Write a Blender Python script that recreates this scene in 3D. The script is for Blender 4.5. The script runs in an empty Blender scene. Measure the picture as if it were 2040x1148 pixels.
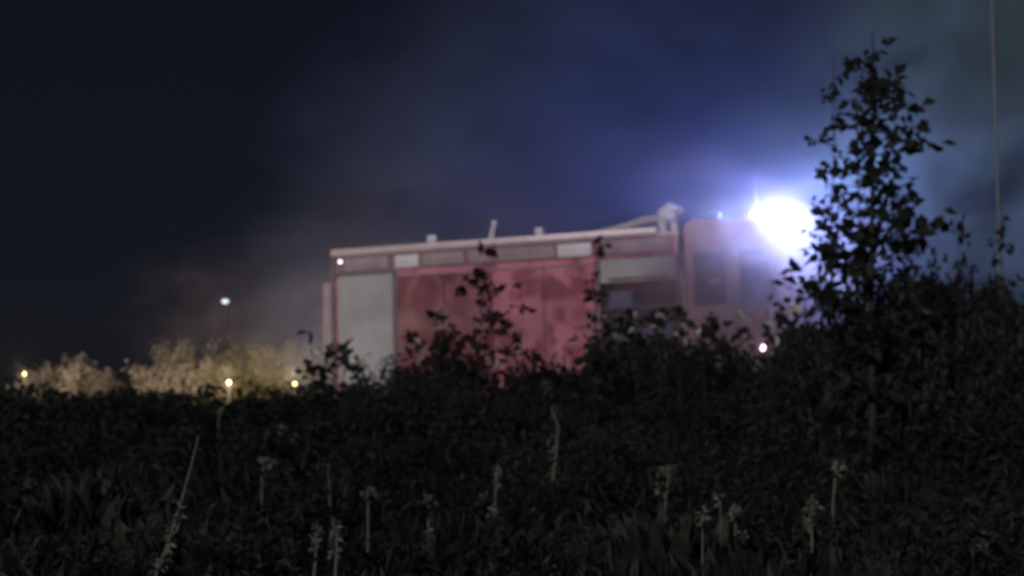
import bpy, bmesh, math, random
import numpy as np
from mathutils import Vector, Matrix, Euler
R = math.radians
random.seed(7); rng = np.random.default_rng(11)
scn = bpy.context.scene
col = scn.collection

# ---------------------------------------------------------------- camera, world, sun, exposure
FPX = 3235.0           # focal length in photograph pixels (2040 wide)
HZ = 850.0             # horizon row
EYE = 1.5
cam_d = bpy.data.cameras.new('camera'); cam = bpy.data.objects.new('camera', cam_d); col.objects.link(cam)
cam_d.sensor_width = 36; cam_d.lens = 36 * FPX / 2040
cam_d.clip_end = 2000; cam_d.clip_start = .05
PITCH = math.atan((HZ - 574) / FPX)
cam.location = (0, 0, EYE); cam.rotation_euler = (R(90) + PITCH, 0, 0)
cam_d.dof.use_dof = True; cam_d.dof.focus_distance = 3.5; cam_d.dof.aperture_fstop = 4.4
scn.camera = cam

world = bpy.data.worlds.new('World'); scn.world = world; world.use_nodes = True
wn = world.node_tree; bg = wn.nodes['Background']
sky = wn.nodes.new('ShaderNodeTexSky'); sky.sky_type = 'NISHITA'; sky.sun_disc = False
SUN_EL, SUN_AZ = 20, 203       # azimuth clockwise from +Y; light comes from behind and left of the camera
sky.sun_elevation = R(SUN_EL); sky.sun_rotation = R(SUN_AZ)
tint = wn.nodes.new('ShaderNodeMix'); tint.data_type = 'RGBA'; tint.blend_type = 'MULTIPLY'; tint.inputs[0].default_value = 1
tint.inputs[7].default_value = (.3, .42, 1, 1)
wn.links.new(sky.outputs[0], tint.inputs[6]); wn.links.new(tint.outputs[2], bg.inputs[0])
bg.inputs[1].default_value = 0.0013

sd = bpy.data.lights.new('moonlight', 'SUN'); sd.energy = 1.25; sd.angle = R(6); sd.color = (1, .92, .93)  # sun lamp added as proxy for an unseen lamp behind the camera
sun = bpy.data.objects.new('moonlight', sd); col.objects.link(sun)
sdir = Vector((math.sin(R(SUN_AZ)) * math.cos(R(SUN_EL)), math.cos(R(SUN_AZ)) * math.cos(R(SUN_EL)), math.sin(R(SUN_EL))))
sun.rotation_euler = sdir.to_track_quat('Z', 'Y').to_euler()
sun.location = (-6, -10, 12)

scn.view_settings.view_transform = 'Standard'; scn.view_settings.look = 'None'
scn.view_settings.exposure = 0.28; scn.view_settings.gamma = 1; scn.view_settings.use_curve_mapping = False
scn.cycles.use_denoising = True
scn.cycles.volume_bounces = 1; scn.cycles.max_bounces = 6; scn.cycles.transparent_max_bounces = 12
scn.cycles.volume_step_rate = 2.0; scn.cycles.volume_max_steps = 128

def at(px, py, d):
    """photograph pixel and distance along +Y -> point in the place"""
    a = math.atan((574 - py) / FPX) + PITCH
    k = (px - 1020) / FPX / math.cos(a - PITCH) * math.cos(PITCH)
    return Vector(((px - 1020) / FPX * d, d, EYE + math.tan(a) * d))

# ---------------------------------------------------------------- helpers
def mat(name, base, rough=.6, metal=0, noise=None, bump=0, emit=None, es=0, spec=.5):
    m = bpy.data.materials.new(name); m.use_nodes = True
    nt = m.node_tree; b = nt.nodes['Principled BSDF']
    b.inputs['Base Color'].default_value = (*base, 1); b.inputs['Roughness'].default_value = rough
    b.inputs['Metallic'].default_value = metal; b.inputs['Specular IOR Level'].default_value = spec
    if noise:
        sc, amt = noise
        tc = nt.nodes.new('ShaderNodeTexCoord'); n = nt.nodes.new('ShaderNodeTexNoise')
        n.inputs['Scale'].default_value = sc; n.inputs['Detail'].default_value = 6; n.inputs['Roughness'].default_value = .65
        nt.links.new(tc.outputs['Object'], n.inputs['Vector'])
        r = nt.nodes.new('ShaderNodeValToRGB')
        r.color_ramp.elements[0].position = .3; r.color_ramp.elements[1].position = .7
        r.color_ramp.elements[0].color = (*[c * (1 - amt) for c in base], 1)
        r.color_ramp.elements[1].color = (*[min(1, c * (1 + amt * .6)) for c in base], 1)
        nt.links.new(n.outputs[0], r.inputs[0]); nt.links.new(r.outputs[0], b.inputs['Base Color'])
        if bump:
            bp = nt.nodes.new('ShaderNodeBump'); bp.inputs['Strength'].default_value = bump
            nt.links.new(n.outputs[0], bp.inputs['Height']); nt.links.new(bp.outputs[0], b.inputs['Normal'])
    if emit:
        b.inputs['Emission Color'].default_value = (*emit, 1); b.inputs['Emission Strength'].default_value = es
    return m

def leafmat(name, c0, c1, transl=.35):
    m = bpy.data.materials.new(name); m.use_nodes = True; nt = m.node_tree
    b = nt.nodes['Principled BSDF']; out = nt.nodes['Material Output']
    b.inputs['Roughness'].default_value = .6; b.inputs['Specular IOR Level'].default_value = .25
    tc = nt.nodes.new('ShaderNodeTexCoord'); n = nt.nodes.new('ShaderNodeTexNoise'); n.inputs['Scale'].default_value = 9
    oi = nt.nodes.new('ShaderNodeObjectInfo'); mx = nt.nodes.new('ShaderNodeMath'); mx.operation = 'ADD'
    nt.links.new(tc.outputs['Object'], n.inputs['Vector'])
    ms = nt.nodes.new('ShaderNodeMath'); ms.operation = 'MULTIPLY_ADD'; ms.inputs[1].default_value = .5; ms.inputs[2].default_value = -.25
    nt.links.new(oi.outputs['Random'], ms.inputs[0]); nt.links.new(n.outputs[0], mx.inputs[0]); nt.links.new(ms.outputs[0], mx.inputs[1])
    r = nt.nodes.new('ShaderNodeValToRGB'); r.color_ramp.elements[0].position = .35; r.color_ramp.elements[1].position = .65
    r.color_ramp.elements[0].color = (*c0, 1); r.color_ramp.elements[1].color = (*c1, 1)
    nt.links.new(mx.outputs[0], r.inputs[0]); nt.links.new(r.outputs[0], b.inputs['Base Color'])
    t = nt.nodes.new('ShaderNodeBsdfTranslucent'); nt.links.new(r.outputs[0], t.inputs[0])
    s = nt.nodes.new('ShaderNodeMixShader'); s.inputs[0].default_value = transl
    nt.links.new(b.outputs[0], s.inputs[1]); nt.links.new(t.outputs[0], s.inputs[2]); nt.links.new(s.outputs[0], out.inputs[0])
    return m

def tag(o, label=None, cat=None, group=None, kind=None):
    if label: o['label'] = label
    if cat: o['category'] = cat
    if group: o['group'] = group
    if kind: o['kind'] = kind
    return o

def empty(name, loc=(0, 0, 0), rot=(0, 0, 0)):
    o = bpy.data.objects.new(name, None); col.objects.link(o); o.location = loc; o.rotation_euler = rot
    o.empty_display_size = .2
    return o

def link(name, me, m, parent=None):
    o = bpy.data.objects.new(name, me); col.objects.link(o)
    if m and not me.materials: me.materials.append(m)
    if parent: o.parent = parent
    return o

class MB:
    """collects simple solids into one mesh object"""
    def __init__(s): s.bm = bmesh.new()
    def box(s, x0, x1, y0, y1, z0, z1, bev=0.0):
        r = bmesh.ops.create_cube(s.bm, size=1)
        M = Matrix.Translation(((x0 + x1) / 2, (y0 + y1) / 2, (z0 + z1) / 2)) @ Matrix.Diagonal((x1 - x0, y1 - y0, z1 - z0, 1))
        bmesh.ops.transform(s.bm, matrix=M, verts=r['verts'])
        if bev:
            es = list({e for v in r['verts'] for e in v.link_edges})
            bmesh.ops.bevel(s.bm, geom=es, offset=bev, segments=2, affect='EDGES', profile=.5)
        return s
    def cyl(s, p, q, r0, r1=None, seg=12):
        p, q = Vector(p), Vector(q); d = q - p
        r = bmesh.ops.create_cone(s.bm, cap_ends=True, segments=seg, radius1=r0, radius2=r1 if r1 is not None else r0, depth=d.length)
        M = Matrix.Translation((p + q) / 2) @ d.to_track_quat('Z', 'Y').to_matrix().to_4x4()
        bmesh.ops.transform(s.bm, matrix=M, verts=r['verts']); return s
    def tube(s, pts, radii, seg=8):
        pts = [Vector(p) for p in pts]
        if not hasattr(radii, '__len__'): radii = [radii] * len(pts)
        rings = []
        for i, p in enumerate(pts):
            d = (pts[min(i + 1, len(pts) - 1)] - pts[max(i - 1, 0)]).normalized()
            u = d.orthogonal().normalized() if i == 0 else (u - d * u.dot(d)).normalized()
            w = d.cross(u)
            rings.append([s.bm.verts.new(p + (u * math.cos(2 * math.pi * k / seg) + w * math.sin(2 * math.pi * k / seg)) * radii[i]) for k in range(seg)])
        for a, b in zip(rings, rings[1:]):
            for k in range(seg): s.bm.faces.new((a[k], a[(k + 1) % seg], b[(k + 1) % seg], b[k]))
        s.bm.faces.new(rings[0][::-1]); s.bm.faces.new(rings[-1]); return s
    def sphere(s, c, r, sx=1, sy=1, sz=1, sub=2):
        q = bmesh.ops.create_icosphere(s.bm, subdivisions=sub, radius=r)
        bmesh.ops.transform(s.bm, matrix=Matrix.Translation(c) @ Matrix.Diagonal((sx, sy, sz, 1)), verts=q['verts']); return s
    def prism(s, prof, y0, y1, bev=0):
        """profile in x,z extruded along y"""
        a = [s.bm.verts.new((x, y0, z)) for x, z in prof]; b = [s.bm.verts.new((x, y1, z)) for x, z in prof]
        n = len(prof); fs = [s.bm.faces.new(a), s.bm.faces.new(b[::-1])]
        for k in range(n): fs.append(s.bm.faces.new((a[k], b[k], b[(k + 1) % n], a[(k + 1) % n])))
        bmesh.ops.recalc_face_normals(s.bm, faces=fs)
        if bev:
            bmesh.ops.bevel(s.bm, geom=list({e for f in fs for e in f.edges}), offset=bev, segments=3, affect='EDGES', profile=.5)
        return s
    def done(s, name, m, parent=None, smooth=True):
        me = bpy.data.meshes.new(name); s.bm.to_mesh(me); s.bm.free()
        o = link(name, me, m, parent)
        if smooth:
            for p in me.polygons: p.use_smooth = True
            try: me.set_sharp_from_angle(angle=R(35))
            except Exception: pass
        return o

# ---------------------------------------------------------------- materials
M = {}
M['earth'] = mat('earth', (.045, .04, .03), .95, noise=(3, .5), bump=.6)
M['asphalt'] = mat('asphalt', (.05, .05, .052), .9, noise=(12, .3), bump=.3)
M['red'] = mat('red_paint', (.56, .21, .25), .75, noise=(1.3, .35), spec=.15)  # engine red paled towards pink, with the mauve haze put into its colour
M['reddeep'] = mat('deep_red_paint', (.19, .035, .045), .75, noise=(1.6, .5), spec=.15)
def grime(m, c2, sc, lo, hi, stretch=(1, 1, 1)):
    nt = m.node_tree; b = nt.nodes['Principled BSDF']; src = b.inputs['Base Color'].links[0].from_socket
    tc = nt.nodes.new('ShaderNodeTexCoord'); mp = nt.nodes.new('ShaderNodeMapping'); mp.inputs['Scale'].default_value = stretch
    n = nt.nodes.new('ShaderNodeTexNoise'); n.inputs['Scale'].default_value = sc; n.inputs['Detail'].default_value = 5; n.inputs['Distortion'].default_value = .4
    nt.links.new(tc.outputs['Object'], mp.inputs[0]); nt.links.new(mp.outputs[0], n.inputs[0])
    mr = nt.nodes.new('ShaderNodeMapRange'); mr.inputs[1].default_value = lo; mr.inputs[2].default_value = hi; nt.links.new(n.outputs[0], mr.inputs[0])
    mx = nt.nodes.new('ShaderNodeMix'); mx.data_type = 'RGBA'; mx.inputs[7].default_value = (*c2, 1)
    nt.links.new(mr.outputs[0], mx.inputs[0]); nt.links.new(src, mx.inputs[6]); nt.links.new(mx.outputs[2], b.inputs['Base Color'])
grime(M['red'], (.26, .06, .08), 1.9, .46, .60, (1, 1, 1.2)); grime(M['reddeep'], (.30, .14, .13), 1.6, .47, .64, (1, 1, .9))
M['rose'] = mat('rose_trim', (.24, .15, .16), .7, noise=(3, .3), spec=.2)
grime(M['rose'], (.14, .08, .09), 2.5, .45, .7)
M['pale'] = mat('pale_panel', (.36, .29, .30), .6, noise=(2.5, .3))
M['white'] = mat('white_panel', (.72, .70, .70), .45, noise=(3, .15))
M['alu'] = mat('aluminium_shutter', (.46, .47, .46), .7, 0, noise=(1.4, .14), spec=.2)
M['rail'] = mat('rail_metal', (.70, .58, .58), .45, .2, noise=(6, .2))
M['frame'] = mat('dark_trim', (.10, .075, .08), .6, noise=(5, .3))
grime(M['alu'], (.33, .34, .33), 2.5, .4, .8, (1, 1, .5)); grime(M['pale'], (.22, .14, .15), 3, .5, .75)
M['black'] = mat('black_rubber', (.02, .02, .022), .8, noise=(8, .3))
M['inside'] = mat('locker_inside', (.07, .085, .15), .7, noise=(4, .4))
M['glass'] = mat('cab_glass', (.07, .06, .08), .2, spec=.5)  # base lightened so the glass carries the haze over the cab
M['chrome'] = mat('steel', (.6, .6, .62), .3, .8, noise=(6, .2))
M['hose'] = mat('canvas_hose', (.5, .46, .42), .85, noise=(20, .3))
M['lens'] = mat('floodlight_lens', (.8, .85, 1), .3, emit=(.8, .86, 1), es=14)
M['pinklens'] = mat('marker_lens', (.8, .5, .6), .3, emit=(1, .62, .78), es=6)
M['whitelens'] = mat('rear_lamp_lens', (.8, .8, 1), .3, emit=(.8, .78, 1), es=3)
M['amberlens'] = mat('lantern_lens', (.8, .7, .3), .3, emit=(1, .85, .5), es=1.0)
M['farlens'] = mat('street_lamp_lens', (.7, .85, 1), .3, emit=(.55, .85, 1), es=.8)
M['bluelens'] = mat('blue_beacon', (.1, .15, .5), .25)
M['bark'] = mat('bark', (.02, .018, .016), .9, noise=(20, .4), bump=.5)
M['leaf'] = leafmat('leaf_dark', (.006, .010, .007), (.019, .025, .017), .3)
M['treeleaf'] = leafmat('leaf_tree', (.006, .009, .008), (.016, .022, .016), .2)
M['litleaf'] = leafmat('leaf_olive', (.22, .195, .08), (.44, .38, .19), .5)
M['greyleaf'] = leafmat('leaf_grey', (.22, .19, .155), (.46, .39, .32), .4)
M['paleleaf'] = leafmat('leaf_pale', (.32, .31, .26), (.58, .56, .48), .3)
M['seed'] = leafmat('seed_head', (.09, .09, .075), (.23, .22, .19), .3)
M['drystem'] = mat('dry_stem', (.13, .125, .10), .85, noise=(12, .4))
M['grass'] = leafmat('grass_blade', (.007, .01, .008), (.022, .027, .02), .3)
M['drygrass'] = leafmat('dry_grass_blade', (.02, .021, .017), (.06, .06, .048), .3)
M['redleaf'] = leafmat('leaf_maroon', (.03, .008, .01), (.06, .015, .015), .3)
M['post'] = mat('galvanised_pole', (.10, .11, .12), .5, .3, noise=(5, .3))

# ---------------------------------------------------------------- ground, road
def gz(x, y):
    t = min(1, max(0, (y - 7) / 17)); t = t * t * (3 - 2 * t)
    z = 1.42 * t
    if y < 24: z += .06 * math.sin(x * 1.3 + y * .7) + .04 * math.sin(x * 2.9 - y * 1.1)
    return z
ys = list(np.linspace(-15, 24, 60)) + [26, 30, 36, 44, 55, 70, 95, 140, 250, 500, 900]
xs = sorted(set(list(np.linspace(-22, 22, 60)) + [-900, -400, -200, -100, -60, -40, -30, 30, 40, 60, 100, 200, 400, 900]))
vv = [(x, y, gz(x, y)) for y in ys for x in xs]; nx = len(xs)
ff = [(j * nx + i, j * nx + i + 1, (j + 1) * nx + i + 1, (j + 1) * nx + i) for j in range(len(ys) - 1) for i in range(nx - 1)]
me = bpy.data.meshes.new('ground'); me.from_pydata(vv, [], ff)
for p in me.polygons: p.use_smooth = True
tag(link('ground', me, M['earth']), kind='structure')
TH = R(20)
tag(MB().box(-60, 60, -3.2, 3.6, 1.3, 1.44).done('road', M['asphalt'], smooth=False), kind='structure')
road = bpy.data.objects['road']; road.rotation_euler = (0, 0, -R(9)); road.location = (0, 30.5, 0)

# ---------------------------------------------------------------- fire engine
DR = 30.2
XR = (665 - 1020) / FPX * DR
T = empty('fire_engine', (XR, DR, 1.44), (0, -R(1.5), -TH))
tag(T, 'long red fire engine with pale roller shutters parked behind the bushes', 'fire engine')
bpy.context.view_layer.update()
TM = Matrix.Translation(T.location) @ T.rotation_euler.to_matrix().to_4x4()
TI = TM.inverted()
H = 3.36; W = 2.45
def P(name, mb, m, parent=T, smooth=True): return mb.done(name, M[m], parent, smooth)
# body shell: rear, mid, locker box with a real hollow
P('chassis', MB().box(.1, 8.3, .35, .6, .55, .75).box(.1, 8.3, 1.85, 2.1, .55, .75).box(.1, .3, .35, 2.1, .5, .75), 'black')
b = MB()
b.box(.06, 5.16, .06, W - .04, .62, H - .16, .03)
b.box(5.16, 6.66, 1.2, W - .04, .62, H - .16, .02)
b.box(5.16, 6.66, .06, 1.2, H - .5, H - .16, .02)
b.box(5.16, 6.66, .06, 1.2, .62, .8, .02)
b.box(6.62, 6.70, .06, 1.2, .8, H - .5, .0)
P('body', b, 'red')
P('roof', MB().box(.03, 6.72, .03, W - .01, H - .157, H - .10, .02), 'rail')
P('roof_rail', MB().box(.0, 6.3, -.015, .05, H - .13, H, .02), 'rail')
P('rear_corner_post', MB().box(-.02, .07, -.01, .16, .62, H - .13, .03), 'frame')
# rear shutter
def shutter(x0, x1, z0, z1, name='roller_shutter', m='alu'):
    n = max(2, int((z1 - z0) / .075)); s = MB(); h = (z1 - z0) / n
    for k in range(n): s.box(x0, x1, .012 + .002 * (k % 2), .05, z0 + k * h + .004, z0 + (k + 1) * h - .002, .004)
    s.box(x0, x1, .03, .055, z0, z1)
    o = P(name, s, m)
    P('bar_handle', MB().box(x0 + .15, x1 - .15, -.02, .012, z0 + .04, z0 + .075, .008), 'frame', o)
    return o
shutter(.14, 1.24, .72, H - .52)['label'] = 'closed pale grey shutter at the rear corner'
shutter(5.24, 6.60, H - .93, H - .52)['label'] = 'half raised pale shutter above a dark open locker'
P('shutter_frame', MB().box(.07, 1.30, .0, .058, H - .518, H - .44, .01).box(1.24, 1.33, .004, .058, .7, H - .52, .01), 'frame')
for x0, x1 in ((5.14, 5.235), (6.605, 6.69)): P('shutter_frame', MB().box(x0, x1, -.004, .058, .7, H - .5, .01), 'rose')
# red centre doors, each a recessed panel with a handle
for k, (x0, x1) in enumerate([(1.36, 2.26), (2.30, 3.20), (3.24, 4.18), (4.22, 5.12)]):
    d = P('locker_door', MB().box(x0, x1, .005, .058, .74, H - .60, .015), 'reddeep' if k < 2 else 'red')  # right-hand doors take the red with haze in its colour
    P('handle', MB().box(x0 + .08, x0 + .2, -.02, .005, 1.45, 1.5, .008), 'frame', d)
P('upper_band', MB().box(.075, 5.13, .03, .0585, H - .44, H - .16), 'rose')
P('side_moulding', MB().box(1.34, 5.13, -.004, .05, H - .59, H - .565, .005), 'pale')
# row of upper side panels under the roof rail
for x0, x1, m in [(.26, 1.16, 'pale'), (1.30, 1.78, 'white'), (1.84, 2.66, 'pale'), (2.76, 3.22, 'pale'), (3.30, 4.42, 'pale'),
                  (4.46, 5.10, 'white'), (5.26, 6.52, 'pale')]:
    o = P('upper_panel', MB().box(x0, x1, .0, .058, H - .43, H - .19, .02), m)
    P('panel_rib', MB().box(x0 + .05, x1 - .05, -.012, .0, H - .32, H - .30, .004), m, o)
P('tank_label', MB().box(4.52, 5.06, -.008, -.001, H - .36, H - .26), 'white')
# locker contents
o = P('locker_shelf', MB().box(5.22, 6.62, .12, 1.18, 1.42, 1.45).box(5.22, 6.62, .12, 1.18, 1.98, 2.01), 'inside')
for hx in (5.42, 5.7, 6.08, 6.36): P('air_cylinder', MB().cyl((hx, .5, 1.47), (hx, .5, 1.86), .09, seg=16).sphere((hx, .5, 1.86), .09), 'pale' if hx > 6 and hx < 6.2 else 'inside')
P('pump_panel', MB().box(5.24, 6.60, 1.05, 1.19, .85, 1.40, .01), 'inside')
for hx in (5.6, 6.2): P('pump_outlet', MB().cyl((hx, 1.06, 1.1), (hx, .8, 1.08), .07), 'frame')
P('equipment_box', MB().box(5.3, 5.75, .25, .9, 2.015, 2.3, .02).box(5.9, 6.45, .25, .9, 1.455, 1.62, .02), 'inside')
# rear face fittings, seen edge on at the left
P('rear_ladder', MB().tube([(-.12, .35, .9), (-.14, .35, 2.9)], .022).tube([(-.12, .8, .9), (-.14, .8, 2.9)], .022)
  .cyl((-.12, .35, 1.2), (-.12, .8, 1.2), .015).cyl((-.12, .35, 1.6), (-.12, .8, 1.6), .015).cyl((-.12, .35, 2.0), (-.12, .8, 2.0), .015)
  .cyl((-.12, .35, 2.4), (-.12, .8, 2.4), .015), 'chrome')
P('rear_light_housing', MB().box(-.20, -.02, .02, .3, .75, 2.75, .05), 'pale')
P('rear_step', MB().box(-.42, -.02, .1, 2.3, .55, .62, .015), 'chrome')
o = P('rear_marker_lamp', MB().box(.16, .27, -.03, .02, H - .30, H - .19, .015), 'frame')
P('lens', MB().sphere((.215, -.04, H - .245), .035, 1, .6, 1), 'whitelens', o)
# roof fittings
o = P('roof_lamp_housing', MB().box(1.93, 2.11, .05, .22, H, H + .15, .025), 'white')
P('bracket', MB().box(1.97, 2.07, .08, .18, H - .1, H + .01), 'rail', o)
P('roof_post', MB().tube([(3.16, .1, H - .1), (3.2, .1, H + .1), (3.25, .1, H + .31)], [.075, .05, .035]).box(3.2, 3.30, .06, .14, H + .25, H + .33, .01), 'white')
P('roof_lamp_housing', MB().box(4.02, 4.18, .05, .2, H, H + .15, .03).box(4.06, 4.14, .08, .16, H - .1, H + .01), 'white')
P('ladder_on_roof', MB().box(.8, 5.4, .7, .76, H - .02, H + .06).box(.8, 5.4, 1.2, 1.26, H - .02, H + .06), 'rail')
P('suction_hose', MB().tube([(5.0, .12, H - .04), (5.35, .12, H), (5.75, .14, H + .07), (6.05, .16, H + .15), (6.3, .2, H + .17)], [.05, .06, .07, .075, .07], 10), 'hose')
mo = P('water_monitor', MB().cyl((6.36, .22, H - .12), (6.34, .22, H + .16), .07, .09).cyl((6.56, .22, H - .12), (6.54, .22, H + .12), .06).sphere((6.44, .22, H + .2), .17, 1.15, .9, .8)
       .tube([(6.32, .2, H + .1), (6.36, .2, H + .26), (6.48, .2, H + .33), (6.62, .2, H + .29)], [.06, .10, .11, .08], 12), 'white')
P('nozzle', MB().cyl((6.6, .2, H + .29), (6.68, .2, H + .25), .075, .085), 'pale', mo)
P('grab_rail', MB().tube([(6.62, 0, H - .5), (6.66, -.05, H - .3), (6.68, -.05, H + .02)], .02).tube([(6.72, -.03, 1.0), (6.76, -.06, 1.3), (6.76, -.06, 2.3), (6.72, -.03, 2.5)], .022), 'white')
# cab
CP = [(6.76, .62), (6.76, 3.36), (6.9, 3.46), (8.10, 3.40), (8.40, 3.14), (8.78, 1.85), (8.86, 1.4), (8.86, .62)]
M['cabpaint'] = mat('dusty_pink_cab_paint', (.55, .36, .42), .7, noise=(2, .3), spec=.2)  # lilac haze over the cab is put into this pink
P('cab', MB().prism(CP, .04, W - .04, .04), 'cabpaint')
for x0, x1, n in [(6.84, 7.56, 0), (7.64, 8.4, 1)]:
    pr = [(x0, .8), (x0, 2.98), (x1, 2.98), (x1, .8)] if n == 0 else [(x0, 1.1), (x0, 2.98), (8.18, 2.98), (8.58, 1.8), (8.58, 1.1)]
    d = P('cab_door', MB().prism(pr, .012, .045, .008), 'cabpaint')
    wp = [(x0 + .08, 1.95), (x0 + .08, 2.86), (x1 - .08, 2.86), (x1 - .08, 1.95)] if n == 0 else [(x0 + .08, 1.9), (x0 + .08, 2.86), (8.13, 2.86), (8.44, 1.9)]
    P('window', MB().prism(wp, .004, .012), 'glass', d)
    P('handle', MB().box(x0 + .1, x0 + .26, -.02, .01, 1.6, 1.65, .01), 'chrome', d)
P('windscreen', MB().prism([(8.465, 3.0), (8.485, 3.0), (8.79, 1.9), (8.77, 1.9)], .2, W - .2), 'glass')
P('front_bumper', MB().box(8.5, 9.05, -.0, W, .5, .92, .05), 'white')
o = P('side_mirror', MB().box(8.66, 8.84, -.36, -.14, 1.95, 2.36, .04).tube([(8.5, .05, 2.5), (8.7, -.2, 2.5), (8.74, -.25, 2.36)], .015), 'pale')
P('mirror_glass', MB().box(8.655, 8.659, -.34, -.16, 1.98, 2.33), 'glass', o)
for yy in (.35, W - .35):
    o = P('headlight', MB().box(8.86, 8.93, yy - .17, yy + .17, .98, 1.2, .03), 'chrome')
    P('lens', MB().box(8.93, 8.94, yy - .13, yy + .13, 1.01, 1.17), 'whitelens' if 0 else 'glass', o)
o = P('side_marker_lamp', MB().box(8.0, 8.14, -.02, .01, 1.08, 1.2, .01), 'frame')
mk = TI @ at(1520, 693, 27.4)
P('marker_bracket', MB().box(mk.x - .07, mk.x + .07, mk.y, .02, mk.z - .07, mk.z + .05, .01), 'frame')
P('marker_lamp', MB().sphere(mk, .055, .8, .8, 1), 'pinklens')
mk2 = TI @ at(1432, 562, 27.9)
P('door_glint', MB().box(mk2.x - .09, mk2.x + .07, -.01, .01, mk2.z - .03, mk2.z + .035, .01), 'white')  # white plate drawn for a reflection on the cab door
lb = P('beacon_bar', MB().box(7.1, 7.35, .25, W - .25, 3.45, 3.49, .01), 'frame')
for yy in (.4, 1.2, 2.0):
    P('beacon', MB().box(7.1, 7.35, yy - .14, yy + .14, 3.49, 3.6, .04), 'bluelens', lb)
P('antenna', MB().tube([(7.95, .6, 3.38), (7.94, .6, 4.2)], [.012, .006], 5), 'chrome')
# wheels
for ux in (1.9, 7.95):
    for yy, s in ((.2, -1), (W - .2, 1)):
        w = P('wheel', MB().cyl((ux, yy - .14, .5), (ux, yy + .14, .5), .35, seg=24), 'chrome')
        bm = MB(); tr = [(ux + math.cos(a) * .43, yy, .5 + math.sin(a) * .43) for a in np.linspace(0, 2 * math.pi, 29)]
        bm.tube(tr, .12, 8); P('tyre', bm, 'black', w)
P('wheel_arch', MB().box(1.3, 2.5, .0, .059, .62, .70), 'black')
P('wheel_arch', MB().box(7.36, 8.5, .0, .038, .98, 1.06), 'black')

# light mast with its floodlight bank
L0 = TI @ at(1556, 429, 27.9)
mast = P('light_mast', MB().cyl((7.7, 1.3, 3.35), (7.7, 1.3, 3.6), .06).tube([(7.7, 1.3, 3.55), (7.95, 1.1, 3.62), (L0.x, L0.y + .02, L0.z - .34)], .035), 'chrome')
fq = Vector((-.30, -1, -.06)).normalized()
def lampbank(c, s, n):
    for i in range(n[0]):
        for j in range(n[1]):
            p = c + Vector(((i - (n[0] - 1) / 2) * s * 1.95, 0, (j - (n[1] - 1) / 2) * s * 1.95))
            o = P('floodlight', MB().cyl(p + Vector((0, .16, 0)), p + Vector((0, .0, 0)), s * .55, s, 16), 'frame', mast)
            P('lens', MB().sphere(p, s * .92, 1, .35, 1), 'lens', o)
            yield p
LAMPW = 640
def point(name, loc, w, colr, rad, parent=None):
    d = bpy.data.lights.new(name, 'POINT'); d.energy = w; d.color = colr; d.shadow_soft_size = rad
    o = bpy.data.objects.new(name, d); col.objects.link(o); o.location = loc
    if parent: o.parent = parent
    return o
def balloon_mat():
    m = bpy.data.materials.new('glowing_globe'); m.use_nodes = True; nt = m.node_tree; nt.nodes.remove(nt.nodes['Principled BSDF'])
    t = nt.nodes.new('ShaderNodeBsdfTransparent'); t.inputs[0].default_value = (.92, .94, 1, 1)
    e = nt.nodes.new('ShaderNodeEmission'); e.inputs[0].default_value = (.85, .9, 1, 1); e.inputs[1].default_value = 9
    ad = nt.nodes.new('ShaderNodeAddShader'); nt.links.new(t.outputs[0], ad.inputs[0]); nt.links.new(e.outputs[0], ad.inputs[1])
    nt.links.new(ad.outputs[0], nt.nodes['Material Output'].inputs['Surface']); return m
M['globe'] = balloon_mat()
P('globe', MB().sphere(L0, .23, 1.1, 1.1, .95, 3), 'globe', mast)
P('globe_cap', MB().cyl(L0 + Vector((0, 0, .21)), L0 + Vector((0, 0, .25)), .12, .06), 'frame', mast)
P('collar', MB().cyl(L0 + Vector((0, 0, -.36)), L0 + Vector((0, 0, -.21)), .05, .08), 'frame', mast)
point('globe_bulb', L0, LAMPW, (.38, .48, 1), .12, mast)
q0 = TI @ at(1505, 426, 27.7)
for p in lampbank(q0, .055, (1, 1)): pass

# ---------------------------------------------------------------- vegetation
def leaf_arrays(pos, dirs, size, wid=.5, droop=.25):
    """each leaf: 6 verts, 4 tris folded on the midrib"""
    n = len(pos); dirs = dirs / np.linalg.norm(dirs, axis=1, keepdims=True)
    up = rng.normal(size=(n, 3)); up -= (up * dirs).sum(1, keepdims=True) * dirs; up /= np.linalg.norm(up, axis=1, keepdims=True)
    sd_ = np.cross(dirs, up); L = size[:, None]
    a = pos; tip = pos + dirs * L - np.array([0, 0, 1]) * L * droop
    m = pos + dirs * L * .5
    l = m + sd_ * L * wid * .5 + up * L * .12; r = m - sd_ * L * wid * .5 + up * L * .12
    V = np.stack([a, l, tip, r, m - up * L * .02], 1).reshape(-1, 3)
    k = np.arange(n)[:, None] * 5
    F = np.concatenate([k + [0, 4, 1], k + [1, 4, 2], k + [2, 4, 3], k + [3, 4, 0]], 1).reshape(-1, 3)
    return V, F
def leafmesh(name, V, F):
    me = bpy.data.meshes.new(name); me.from_pydata(V.tolist(), [], F.tolist()); return me

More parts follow.
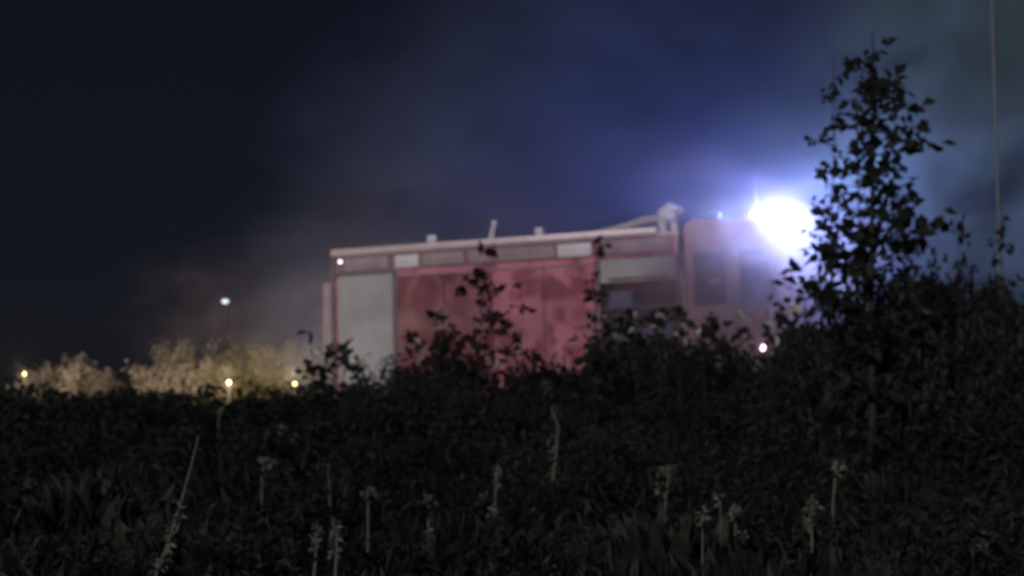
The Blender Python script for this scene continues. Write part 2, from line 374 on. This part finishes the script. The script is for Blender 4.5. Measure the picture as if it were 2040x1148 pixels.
def shrub_meshes(seed, nst, h, spread, nl, ls):
    g = np.random.default_rng(seed); pts = []; drs = []; szs = []; mb = MB()
    for s in range(nst):
        a = g.uniform(0, 6.283); r0 = g.uniform(0, .25) * spread; hh = h * g.uniform(.55, 1.0)
        b0 = np.array([math.cos(a) * r0, math.sin(a) * r0, 0]); out = np.array([math.cos(a), math.sin(a), 0]) * spread * g.uniform(.2, 1)
        c = [b0 + out * t ** 1.5 + np.array([0, 0, hh * t]) + (g.normal(size=3) * .02 * (t > 0)) for t in np.linspace(0, 1, 6)]
        mb.tube(c, [.012 * (1 - .7 * t) for t in np.linspace(0, 1, 6)], 4)
        k = nl // nst
        t = g.uniform(.08, 1, k) ** .8; i = np.clip((t * 5).astype(int), 0, 4); f = t * 5 - i; ca = np.array(c)
        p = ca[i] * (1 - f[:, None]) + ca[i + 1] * f[:, None]
        off = g.normal(size=(k, 3)) * np.array([.13, .13, .05]) * (1.15 - .7 * t[:, None])
        pts.append(p + off); d = g.normal(size=(k, 3)) * np.array([1, 1, .6]) + off * 4; drs.append(d); szs.append(ls * g.uniform(.5, 1.3, k))
    V, F = leaf_arrays(np.concatenate(pts), np.concatenate(drs), np.concatenate(szs), .45)
    o = mb.done('branch', M['bark']); me = o.data; bpy.data.objects.remove(o)
    return leafmesh('foliage', V, F), me
protos = [shrub_meshes(100 + k, 22, 1.0, .55, 2200, .085) for k in range(6)]

def copy_mats(me, m):
    if m.name in me.name: return me
    key = me.name + m.name
    if key not in _mc:
        c = me.copy(); c.name = key; c.materials.clear(); c.materials.append(m); _mc[key] = c
    return _mc[key]
_mc = {}
def shrub(name, x, y, top, w, m, label, group, k=None, cat='shrub', base=None):
    z0 = gz(x, y) if base is None else base
    h = max(.35, top - z0)
    r = empty(name, (x, y, z0), (0, 0, random.uniform(0, 6.28))); tag(r, label, cat, group)
    r.scale = (w, w, h)
    fm, bmh = protos[k if k is not None else random.randrange(6)]
    f = bpy.data.objects.new('foliage', copy_mats(fm, m)); col.objects.link(f); f.parent = r; f['kind'] = 'stuff'
    b = bpy.data.objects.new('branch', bmh); col.objects.link(b); b.parent = r; b['kind'] = 'stuff'
    return r
edge = [(0, 800), (60, 800), (150, 800), (240, 775), (300, 765), (350, 780), (450, 795), (600, 782), (650, 742), (700, 765), (760, 752), (830, 715), (900, 718),
        (960, 695), (1000, 725), (1060, 728), (1110, 712), (1150, 685), (1220, 680), (1300, 685), (1370, 682), (1450, 665), (1510, 700), (1570, 680),
        (1620, 615), (1690, 575), (1760, 545), (1830, 510), (1890, 490), (1960, 515), (2040, 540), (2200, 560)]
ex, ey = zip(*edge)
LBL = 'dark leafy shrub in the unlit thicket in front of the fire engine'
GRP = 'dark shrubs of the foreground thicket'
# back row makes the silhouette line
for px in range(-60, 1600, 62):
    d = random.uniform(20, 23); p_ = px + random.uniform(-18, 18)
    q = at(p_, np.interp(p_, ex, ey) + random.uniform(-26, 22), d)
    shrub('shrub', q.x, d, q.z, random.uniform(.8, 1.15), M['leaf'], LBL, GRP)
def tussock_meshes(seed):
    g = np.random.default_rng(seed); n = 700
    a = g.uniform(0, 6.283, n); q = np.abs(g.normal(size=n)) * .28
    p = np.stack([np.cos(a) * q, np.sin(a) * q, np.zeros(n)], 1); dd = np.stack([np.cos(a) * q * .9, np.sin(a) * q * .9, np.ones(n)], 1) + g.normal(size=(n, 3)) * .32
    V, F = leaf_arrays(p, dd, g.uniform(.35, 1.0, n) ** 1.2, .010, .3); return leafmesh('blade', V, F)
TUS = [tussock_meshes(300 + k) for k in range(5)]
def tussock(x, y, top, w, m):
    z0 = gz(x, y); r = empty('grass_tussock', (x, y, z0), (0, 0, random.uniform(0, 6.28)))
    tag(r, 'dark tussock of long grass in the unlit foreground', 'grass tussock', 'grass tussocks of the foreground'); r.scale = (w, w, max(.4, top - z0) * 1.12)
    f = bpy.data.objects.new('blade', copy_mats(random.choice(TUS), m)); col.objects.link(f); f.parent = r; f['kind'] = 'stuff'
for d0, y0, stp in [(16, 850, 150), (12.8, 900, 130), (10.2, 950, 110), (8.4, 1020, 125), (7.0, 1075, 150)]:
    for px in np.arange(-120, 2180, stp):
        d = d0 + random.uniform(-.7, .7); p_ = px + random.uniform(-.5, .5) * stp
        q = at(p_, y0 + random.uniform(-60, 50), d)
        tussock(q.x, d, q.z, random.uniform(.6, 1.1), M[random.choice(['grass', 'grass', 'grass', 'leaf', 'drygrass'])])
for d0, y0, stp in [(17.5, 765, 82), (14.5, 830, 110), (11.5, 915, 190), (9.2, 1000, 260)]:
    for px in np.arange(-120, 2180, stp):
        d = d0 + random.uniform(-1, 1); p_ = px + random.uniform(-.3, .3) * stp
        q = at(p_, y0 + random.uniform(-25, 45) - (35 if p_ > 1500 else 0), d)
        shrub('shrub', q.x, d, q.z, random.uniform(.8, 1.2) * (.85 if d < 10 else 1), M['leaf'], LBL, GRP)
# right hand mass under the tree
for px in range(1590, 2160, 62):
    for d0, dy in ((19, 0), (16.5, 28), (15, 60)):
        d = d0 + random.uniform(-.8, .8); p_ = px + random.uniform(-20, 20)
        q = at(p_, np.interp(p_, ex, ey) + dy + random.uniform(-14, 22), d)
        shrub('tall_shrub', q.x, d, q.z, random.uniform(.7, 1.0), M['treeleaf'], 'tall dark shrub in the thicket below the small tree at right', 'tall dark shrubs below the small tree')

# small tree in front of the floodlight: curved trunk, limbs, separate leaves
def tree(name, px, d, ytop, prof, nbig, nsmall, ls, label, cat, lm, seed, base=None, group=None, limbs=46):
    g = np.random.default_rng(seed)
    b0 = at(px, 0, d); z0 = gz(b0.x, d); top = at(px, ytop, d).z
    r = empty(name, (b0.x, d, z0)); tag(r, label, cat, group)
    Ht = top - z0; ph = g.uniform(0, 6, 2)
    def trunk(t): return np.array([.07 * math.sin(3.1 * t + ph[0]) * t, .06 * math.sin(2.3 * t + ph[1]) * t, Ht * t])
    tk = MB().tube([trunk(t) for t in np.linspace(0, 1, 12)], [(.045 if limbs > 90 else .016) * (1 - .88 * t) * Ht / 4.5 for t in np.linspace(0, 1, 12)], 8).done('trunk', M['bark'], r)
    mb = MB(); P_, D_, S_ = [], [], []
    for k in range(limbs):
        t = g.uniform(.12, .98); z = Ht * t; yy = HZ - (z0 + z - EYE) / d * FPX
        wdt = np.interp(yy, [p[0] for p in prof], [p[1] for p in prof]) / FPX * d
        a = g.uniform(0, 6.283); L = wdt * g.uniform(.3, 1.15); s0 = trunk(t)
        dr = np.array([math.cos(a), math.sin(a), g.uniform(.1, .55)]) * L
        c = [s0 + dr * q + np.array([0, 0, -.05 * L * q * q]) + g.normal(size=3) * .012 * q for q in np.linspace(0, 1, 5)]
        mb.tube(c, [.011 * (1 - .8 * q) for q in np.linspace(0, 1, 5)], 4)
        n = max(3, int(16 * L / .5)); ca = np.array(c)
        for q in g.uniform(0, 1.05, n) ** .6:
            i = min(3, int(q * 4)); f = q * 4 - i; p = ca[i] * (1 - f) + ca[i + 1] * f
            P_.append(p + g.normal(size=3) * .03); D_.append(dr / max(L, .01) * .5 + g.normal(size=3) * .7); S_.append(ls * g.uniform(.55, 1.25))
    mb.done('limb', M['bark'], r)['kind'] = 'stuff'
    P_, D_, S_ = map(np.array, (P_, D_, S_)); o_ = np.argsort(-S_); P_, D_, S_ = P_[o_], D_[o_], S_[o_]
    nb = min(nbig, len(P_))
    V, F = leaf_arrays(np.zeros((3, 3)), np.array([[1, 0, 0.]] * 3), np.ones(3), .62, .2)
    variants = []
    for k in range(3):
        me = leafmesh('leaf', V[k * 5:k * 5 + 5], F[:4]); me.materials.append(lm); variants.append(me)
    for k in range(nb):
        o = bpy.data.objects.new('leaf', variants[k % 3]); col.objects.link(o); o.parent = r; o.location = P_[k]
        e = Vector(D_[k]).to_track_quat('X', 'Z').to_euler(); e.rotate_axis('X', g.uniform(-1.3, 1.3)); o.rotation_euler = e; o.scale = [S_[k]] * 3
    if len(P_) > nb:
        V, F = leaf_arrays(P_[nb:], D_[nb:], S_[nb:], .6); f = link('foliage', leafmesh('foliage', V, F), lm, r); f['kind'] = 'stuff'
    return r
prof = [(40, 12), (110, 30), (200, 75), (300, 110), (380, 130), (430, 140), (490, 185), (560, 155), (700, 120), (900, 90)]
tree('small_tree', 1738, 14, 62, prof, 300, 0, .14, 'small leafy tree silhouetted right beside the glaring floodlight', 'tree', M['treeleaf'], 5, limbs=105)
tree('sapling', 1706, 14.6, 105, [(105, 16), (200, 40), (300, 50), (480, 60), (600, 60), (900, 40)], 130, 0, .11, 'sapling crowding the left side of the small tree', 'tree', M['treeleaf'], 41, limbs=42)
tree('sapling', 1785, 15, 150, [(150, 20), (260, 36), (380, 40), (480, 60), (600, 60), (900, 40)], 110, 0, .10, 'sapling crowding the right side of the small tree', 'tree', M['treeleaf'], 15, limbs=40)
tree('sapling', 1672, 15.5, 300, [(215, 14), (300, 34), (420, 30), (520, 50), (600, 60), (900, 40)], 80, 0, .10, 'lowest sapling directly beside the glaring floodlight', 'tree', M['treeleaf'], 19, limbs=40)
tree('sapling', 1655, 15, 120, [(120, 18), (230, 50), (330, 66), (450, 55), (600, 60), (900, 40)], 220, 0, .10, 'thinner sapling between the floodlight and the small tree', 'tree', M['treeleaf'], 9, limbs=64)
tree('young_shoot', 955, 19, 492, [(440, 12), (520, 40), (600, 50), (700, 60), (900, 40)], 120, 0, .16, 'dark leafy shoot rising across the middle of the red engine side', 'plant', M['redleaf'], 21, limbs=26)
tree('young_shoot', 1189, 20, 474, [(470, 12), (520, 18), (600, 24), (700, 40), (900, 40)], 110, 0, .14, 'narrow dark shoot in front of the open locker edge', 'plant', M['leaf'], 23, limbs=30)
tree('young_shoot', 1012, 18.5, 560, [(540, 10), (620, 30), (700, 50), (900, 40)], 60, 0, .12, 'short dark shoot just right of the taller shoot by the red side', 'plant', M['redleaf'], 27, limbs=12)
tree('young_shoot', 1905, 17, 430, [(430, 8), (520, 40), (600, 60), (900, 60)], 50, 0, .11, 'dark upright shoot above the thicket left of the pale pole', 'plant', M['treeleaf'], 31, limbs=14)
tree('young_shoot', 2008, 16, 420, [(420, 14), (520, 36), (600, 50), (900, 60)], 50, 0, .11, 'dark upright shoot just right of the pale pole', 'plant', M['treeleaf'], 33, limbs=14)
# twigs with loose leaves in front of the lower part of the engine
TW = [(640, 672, 'left of the engine rear'), (700, 705, 'under the rear shutter'), (838, 655, 'before the deep red doors'), (885, 640, 'before the second red door'),
      (925, 650, 'left of the dark leafy shoot'), (1048, 675, 'before the middle of the red side'), (1205, 640, 'at the edge of the open locker'),
      (1262, 610, 'before the left half of the open locker'), (1318, 600, 'before the right half of the open locker'), (1372, 640, 'before the post behind the cab'),
      (1425, 640, 'below the rear cab door'), (1472, 665, 'below the front cab door'), (1556, 650, 'before the front bumper'), (1590, 545, 'between the cab front and the sapling')]
for k, (px, yt, wh) in enumerate(TW):
    for j in range(2):
        tree('leafy_shoot', px + (-14, 17)[j], 20.6 + j * .9, yt + (0, 26)[j] - 24, [(yt, 10), (yt + 60, 26), (yt + 120, 44), (900, 50)], 60, 0, .17,
             ('taller', 'shorter')[j] + ' broad leafed dark shoot ' + wh, 'shoot', M['redleaf'] if 780 < px < 1200 and j else M['leaf'], 60 + 2 * k + j, group='leafy shoots along the lower engine side', limbs=15)

# lamp-lit shrubs at left, beyond the dark thicket
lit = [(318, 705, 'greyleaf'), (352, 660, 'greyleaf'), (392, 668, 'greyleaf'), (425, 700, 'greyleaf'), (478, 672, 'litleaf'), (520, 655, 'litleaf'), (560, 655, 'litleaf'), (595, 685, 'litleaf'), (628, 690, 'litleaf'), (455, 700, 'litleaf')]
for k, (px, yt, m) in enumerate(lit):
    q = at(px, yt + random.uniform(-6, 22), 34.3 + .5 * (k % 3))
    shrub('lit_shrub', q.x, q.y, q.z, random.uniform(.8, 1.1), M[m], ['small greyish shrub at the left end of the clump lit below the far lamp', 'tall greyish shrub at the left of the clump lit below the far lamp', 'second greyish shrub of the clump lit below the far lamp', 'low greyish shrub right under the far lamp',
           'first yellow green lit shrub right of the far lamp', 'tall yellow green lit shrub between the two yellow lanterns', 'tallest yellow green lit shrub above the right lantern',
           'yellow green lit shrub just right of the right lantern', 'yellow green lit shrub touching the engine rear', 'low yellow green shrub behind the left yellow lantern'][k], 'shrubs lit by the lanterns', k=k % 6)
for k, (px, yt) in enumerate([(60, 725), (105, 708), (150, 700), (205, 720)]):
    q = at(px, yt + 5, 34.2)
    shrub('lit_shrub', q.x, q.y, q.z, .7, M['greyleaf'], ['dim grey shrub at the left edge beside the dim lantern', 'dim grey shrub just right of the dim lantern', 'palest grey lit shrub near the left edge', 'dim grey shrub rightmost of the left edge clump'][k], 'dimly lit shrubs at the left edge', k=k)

# lanterns
def lantern(px, py, d, w, label, s=1.0):
    q = at(px, py, d); z0 = gz(q.x, d)
    r = empty('lantern', (q.x, d, z0)); tag(r, label, 'lantern'); h = q.z - z0
    MB().tube([(0, 0, 0), (0, 0, h - .06)], .012, 6).box(-.05, .05, -.04, .06, h - .07, h - .045).done('stand', M['black'], r)
    MB().sphere((0, 0, h), .03 * s, 1, 1, 1).done('lens', M['amberlens'], r)
    l = point('lantern_bulb', (0, -.4, h + .15), w, (1, .8, .5), .012, r)
lantern(457, 762, 31.8, 260, 'small yellow lantern glowing below the far lamp')
lantern(588, 765, 31.7, 110, 'small yellow lantern glowing left of the engine rear')
lantern(50, 745, 32.2, 130, 'dim lantern among pale leaves near the left edge', .8)
# far lamp
q = at(447, 601, 44); z0 = gz(q.x, 44)
r = empty('street_lamp', (q.x, 44, z0)); tag(r, 'far street lamp with a small cold blue light at left', 'street lamp'); h = q.z - z0
MB().tube([(0, 1.2, 0), (0, 1.2, h + .1), (0, 1.0, h + .16), (0, .05, h + .12)], .03, 8).box(-.1, .1, -.08, .1, h + .06, h + .1, .01).done('pole', M['black'], r)
MB().sphere((0, 0, h), .07, 1.5, 1, .8).done('lens', M['farlens'], r)
point('lamp_bulb', (0, -.7, h - .1), 26, (1, .72, .80), .05, r)
# pale pole at right
q = at(1999, 600, 21)
po = empty('pale_pole', (q.x, 21, gz(q.x, 21))); tag(po, 'thin pale metal pole standing in the thicket at far right', 'pole')
MB().tube([(0, 0, 0), (-.02, 0, 3), (-.05, 0, 9)], [.02, .018, .014], 8).done('shaft', M['post'], po)
MB().cyl((0, 0, 0), (0, 0, .06), .09).done('base_plate', M['post'], po)

# ---------------------------------------------------------------- pale weeds that catch the light in the dark foreground
def weed(pts, d, heads, label, rad=.008, sz=.05, n=26, leafy=True, cat='weed', group=None):
    pw = [at(x, y, d) for x, y in pts]; b = Vector((pw[0].x, d, gz(pw[0].x, d)))
    r = empty('weed', b); tag(r, label, cat, group)
    path = [Vector((0, 0, 0))] + [p - b for p in pw]
    MB().tube(path, [rad * (1.3 - .7 * k / len(path)) for k in range(len(path))], 5).done('stem', M['drystem'], r)
    for hx, hy, wpx, hpx in heads:
        c = np.array(at(hx, hy, d) - b); s = np.array([wpx / FPX * d / 2, wpx / FPX * d / 2, hpx / FPX * d / 2])
        p = c + rng.normal(size=(n, 3)) * s * .55
        V, F = leaf_arrays(p, rng.normal(size=(n, 3)) + np.array([0, 0, .8]), sz * rng.uniform(.4, 1.1, n), .45)
        link('seed_head', leafmesh('seed_head', V, F), M['seed'], r)['kind'] = 'stuff'
W_ = [
 ([(318, 1148), (345, 1070), (362, 1015), (384, 930), (398, 870)], 8, [(340, 1090, 8, 60), (325, 1130, 12, 30), (360, 1030, 6, 50)], 'long pale stalk leaning right at the lower left', .005),
 ([(1100, 1148), (1095, 1000), (1108, 900), (1112, 850), (1098, 815)], 12, [(1103, 880, 26, 60), (1100, 960, 26, 90), (1105, 820, 24, 22), (1090, 770, 20, 16)], 'tallest pale weed with a hooked top below the engine middle', .008),
 ([(1612, 1148), (1612, 1060), (1612, 1000)], 9, [(1612, 1030, 24, 34), (1605, 1046, 28, 10), (1616, 1005, 16, 14)], 'pale tufted flower head right of the centre foreground', .006),
 ([(1650, 1148), (1655, 1000), (1662, 930)], 9.5, [(1662, 930, 20, 20), (1650, 1100, 12, 50)], 'single pale starry head above the tufted flower', .006),
 ([(630, 1148), (635, 1080), (636, 1045)], 8.5, [(635, 1052, 12, 10), (634, 1078, 12, 18)], 'short pale weed with two stacked tufts', .006),
 ([(672, 1148), (674, 1090), (674, 1050)], 8.5, [(674, 1055, 10, 30), (672, 1105, 10, 14)], 'pale pointed weed beside the two stacked tufts', .006),
 ([(735, 1148), (736, 1060), (735, 985)], 9.5, [(736, 983, 22, 12), (738, 1078, 8, 14)], 'pale flat headed weed below the rear shutter', .006),
 ([(855, 1148), (855, 1080), (855, 1000)], 9, [(856, 1066, 10, 22), (854, 998, 10, 8), (841, 1112, 10, 34)], 'thin pale weed with drooping lower leaf', .006),
 ([(975, 1148), (985, 1020), (990, 930)], 11, [(990, 945, 10, 36), (964, 990, 12, 12), (982, 1016, 16, 16)], 'pale weed with three small tufts below the engine middle', .006),
 ([(1430, 1148), (1432, 1060), (1432, 990)], 9.5, [(1432, 996, 7, 12)], 'slim weed tipped by one small pale bud', .005),
 ([(1462, 1148), (1461, 1060), (1460, 1010)], 9.5, [(1460, 1020, 8, 18), (1476, 1070, 8, 18)], 'slim weed with a longer pale bud', .005),
 ([(1312, 1148), (1318, 1050), (1332, 930)], 10.5, [(1333, 936, 14, 16), (1315, 940, 16, 8), (1310, 975, 10, 22), (1309, 1105, 10, 26)], 'bent pale weed right of the hooked weed', .006),
 ([(1950, 1148), (1954, 1110), (1958, 1075)], 8.5, [(1955, 1102, 10, 16), (1940, 1085, 30, 50)], 'pale leafy weed in the lower right corner', .006),
 ([(562, 1000), (562, 900), (563, 860)], 14, [(562, 865, 12, 26), (592, 873, 14, 8), (553, 870, 8, 8)], 'far pale weed below the lit shrubs', .006),
 ([(1395, 1148), (1396, 1080), (1396, 1040)], 8.8, [(1396, 1046, 8, 12), (1398, 1030, 8, 20)], 'low pale weed beside the bent one', .005),
 ([(525, 940), (530, 930), (535, 915)], 12, [(525, 917, 16, 8), (545, 924, 8, 6)], 'faint low weed under the lit shrubs', .005),
 ([(660, 1000), (658, 960), (655, 930)], 12, [(655, 935, 40, 40)], 'dim bushy weed left of the flat headed weed', .005),
 ([(438, 900), (437, 850), (439, 820)], 15, [(440, 822, 10, 14)], 'far faint weed under the yellow lantern', .006),
]
for w in W_: weed(w[0], w[1], w[2], w[3], w[4])
# background scatter of dim stalks and leaves too many to count
V_, F_, off = [], [], 0
n = 2600
d = rng.uniform(7, 17, n); px = rng.uniform(-40, 2080, n); py = 830 + 340 * rng.uniform(0, 1, n) ** .8 - (d - 12) * 14
pos = np.stack([(px - 1020) / FPX * d, d, EYE + (HZ - py) / FPX * d], 1)
V, F = leaf_arrays(pos, rng.normal(size=(n, 3)) * [.35, .35, 1], .11 * rng.uniform(.3, 1.2, n), .22)
tag(link('meadow_grass', leafmesh('meadow_grass', V, F), M['leaf']), 'thin grass blades and dead stalks standing through the dark thicket', 'grass', kind='stuff')

# single pale leaves that shine against the engine
def leafthing(px, py, d, s, label, m='paleleaf', rot=0, group=None):
    q = at(px, py, d); z0 = gz(q.x, d)
    r = empty('leafy_twig', (q.x, d, z0)); tag(r, label, 'twig', group); h = q.z - z0
    MB().tube([(.03, 0, 0), (.02, 0, h * .6), (0, 0, h)], [.008, .006, .004], 5).done('stem', M['bark'], r)
    for k in range(3):
        V, F = leaf_arrays(np.array([[0, 0, h + .03 - .1 * k]]), np.array([[math.cos(rot + k * 2), -.3, math.sin(rot + k * 2)]]), np.array([s * (1 - .25 * k)]), .55)
        link('leaf', leafmesh('leaf', V, F), M[m] if k < 2 else M['leaf'], r)
leafthing(988, 716, 20, .13, 'pale yellow leaves shining below the red engine side', rot=-1.4)
leafthing(622, 698, 21, .2, 'pale twig leaf left of the rear shutter', rot=-.4)
leafthing(945, 692, 20.5, .12, 'small pale leaf left of the pale yellow leaves', rot=.2)
leafthing(1103, 742, 20, .08, 'tiny pale leaf above the hooked weed')
leafthing(1202, 640, 21, .09, 'pale leaf at the foot of the narrow dark shoot', rot=1)
leafthing(1221, 668, 21, .12, 'pale pointed leaf below the open locker', rot=-1)
leafthing(1447, 645, 21, .10, 'pale leaf below the cab door', rot=1)
leafthing(1491, 660, 21, .12, 'pale upright leaf left of the pink marker lamp', rot=1.4)
leafthing(1898, 540, 16, .1, 'pale leaf above the thicket left of the pale pole', rot=-1.3)
leafthing(250, 728, 24, .1, 'pale leaf between the two lit clumps at left', rot=1)
leafthing(1605, 585, 20, .20, 'broad pinkish leaf beside the cab front', rot=.2)

for px, py, s_, w_, rot in [(1352, 655, .11, 'below the post behind the cab', .6), (1398, 640, .12, 'under the rear cab door edge', 2), (1470, 622, .11, 'under the cab window', -.8),
                       (1530, 610, .16, 'in front of the cab corner', 1.2), (1570, 622, .18, 'at the front bumper', .1), (1548, 655, .15, 'just above right of the pink marker lamp', 2.6),
                       (1640, 552, .13, 'at the foot of the small tree on its left', .5), (838, 694, .14, 'right of the rear shutter foot', 2.2), (1040, 690, .10, 'under the middle red side', .9),
                       (1265, 640, .12, 'before the left half of the dark locker', 1.7), (1310, 625, .13, 'before the right half of the dark locker', -.6), (725, 712, .10, 'before the foot of the rear shutter', .4)]:
    leafthing(px, py, 18.6, s_ * 1.1, 'small pale leaf shining ' + w_, rot=rot)

# ---------------------------------------------------------------- air
def volume(name, densnode=None, dens=.004, colr=(.9, .92, 1), aniso=.2):
    m = bpy.data.materials.new(name); m.use_nodes = True; nt = m.node_tree
    nt.nodes.remove(nt.nodes['Principled BSDF']); v = nt.nodes.new('ShaderNodeVolumePrincipled')
    v.inputs['Color'].default_value = (*colr, 1); v.inputs['Density'].default_value = dens; v.inputs['Anisotropy'].default_value = aniso
    nt.links.new(v.outputs[0], nt.nodes['Material Output'].inputs['Volume'])
    return m, nt, v
m, nt, v = volume('haze_air', dens=.0004)
hz = MB().box(-70, 70, -20, 110, -1.2, 30).done('haze', m, smooth=False); tag(hz, 'thin night haze over the whole place', 'haze', kind='stuff')

def smoke(name, loc, sc, dens, colr, label, nscale=3.2, seed=0, aniso=.52):
    m, nt, v = volume(name + '_air', colr=colr, aniso=aniso)
    tc = nt.nodes.new('ShaderNodeTexCoord'); gr = nt.nodes.new('ShaderNodeTexGradient'); gr.gradient_type = 'SPHERICAL'
    nt.links.new(tc.outputs['Object'], gr.inputs[0])
    no = nt.nodes.new('ShaderNodeTexNoise'); no.inputs['Scale'].default_value = nscale; no.inputs['Detail'].default_value = 5; no.inputs['Roughness'].default_value = .62; no.inputs['Distortion'].default_value = .5; no.noise_dimensions = '4D'; no.inputs['W'].default_value = seed
    nt.links.new(tc.outputs['Object'], no.inputs['Vector'])
    mr = nt.nodes.new('ShaderNodeMapRange'); mr.inputs[1].default_value = .42; mr.inputs[2].default_value = .60; mr.inputs[3].default_value = .06; mr.inputs[4].default_value = 1.4
    nt.links.new(no.outputs[0], mr.inputs[0])
    g2 = nt.nodes.new('ShaderNodeMath'); g2.operation = 'POWER'; g2.inputs[1].default_value = 1.3; nt.links.new(gr.outputs['Fac'], g2.inputs[0])
    mu = nt.nodes.new('ShaderNodeMath'); mu.operation = 'MULTIPLY'; nt.links.new(g2.outputs[0], mu.inputs[0]); nt.links.new(mr.outputs[0], mu.inputs[1])
    m2 = nt.nodes.new('ShaderNodeMath'); m2.operation = 'MULTIPLY'; m2.inputs[1].default_value = dens; nt.links.new(mu.outputs[0], m2.inputs[0])
    nt.links.new(m2.outputs[0], v.inputs['Density'])
    o = MB().sphere((0, 0, 0), 1, sub=3).done(name, m); o.location = loc; o.scale = sc
    tag(o, label, 'smoke', kind='stuff'); return o
smoke('smoke', (6.3, 33.2, 5.4), (12.5, 5, 8.2), 1.7, (.42, .56, 1), 'mottled bluish smoke drifting behind the engine and up to the right', nscale=3.6, seed=3)  # blue of the light is put into the smoke colour
smoke('smoke', (2.5, 29, 3.6), (8, 5.5, 4), .2, (.7, .62, .9), 'thin smoke drifting along the side of the fire engine', nscale=4.5, seed=12)
c = at(1930, 380, 31)
smoke('smoke', c, (5.5, 5, 4.5), 2.8, (.74, .92, 1), 'brighter blue smoke bank right of the small tree', seed=6)
c = at(2000, 30, 31)
smoke('smoke', c, (4.2, 5, 5.5), .9, (.66, .98, .90), 'greenish grey smoke hanging at the far upper right', seed=8)
c = at(1490, 580, 26.5)
smoke('smoke', c, (2.7, 1.9, 1.8), 1.25, (.76, .66, .68), 'pale violet smoke veiling the engine cab', nscale=3.0, seed=5)
c = at(455, 640, 36)
smoke('mist', c, (2.8, 4, 2.1), .17, (.95, .83, .95), 'faint mauve mist round the far lamp at left', seed=2)
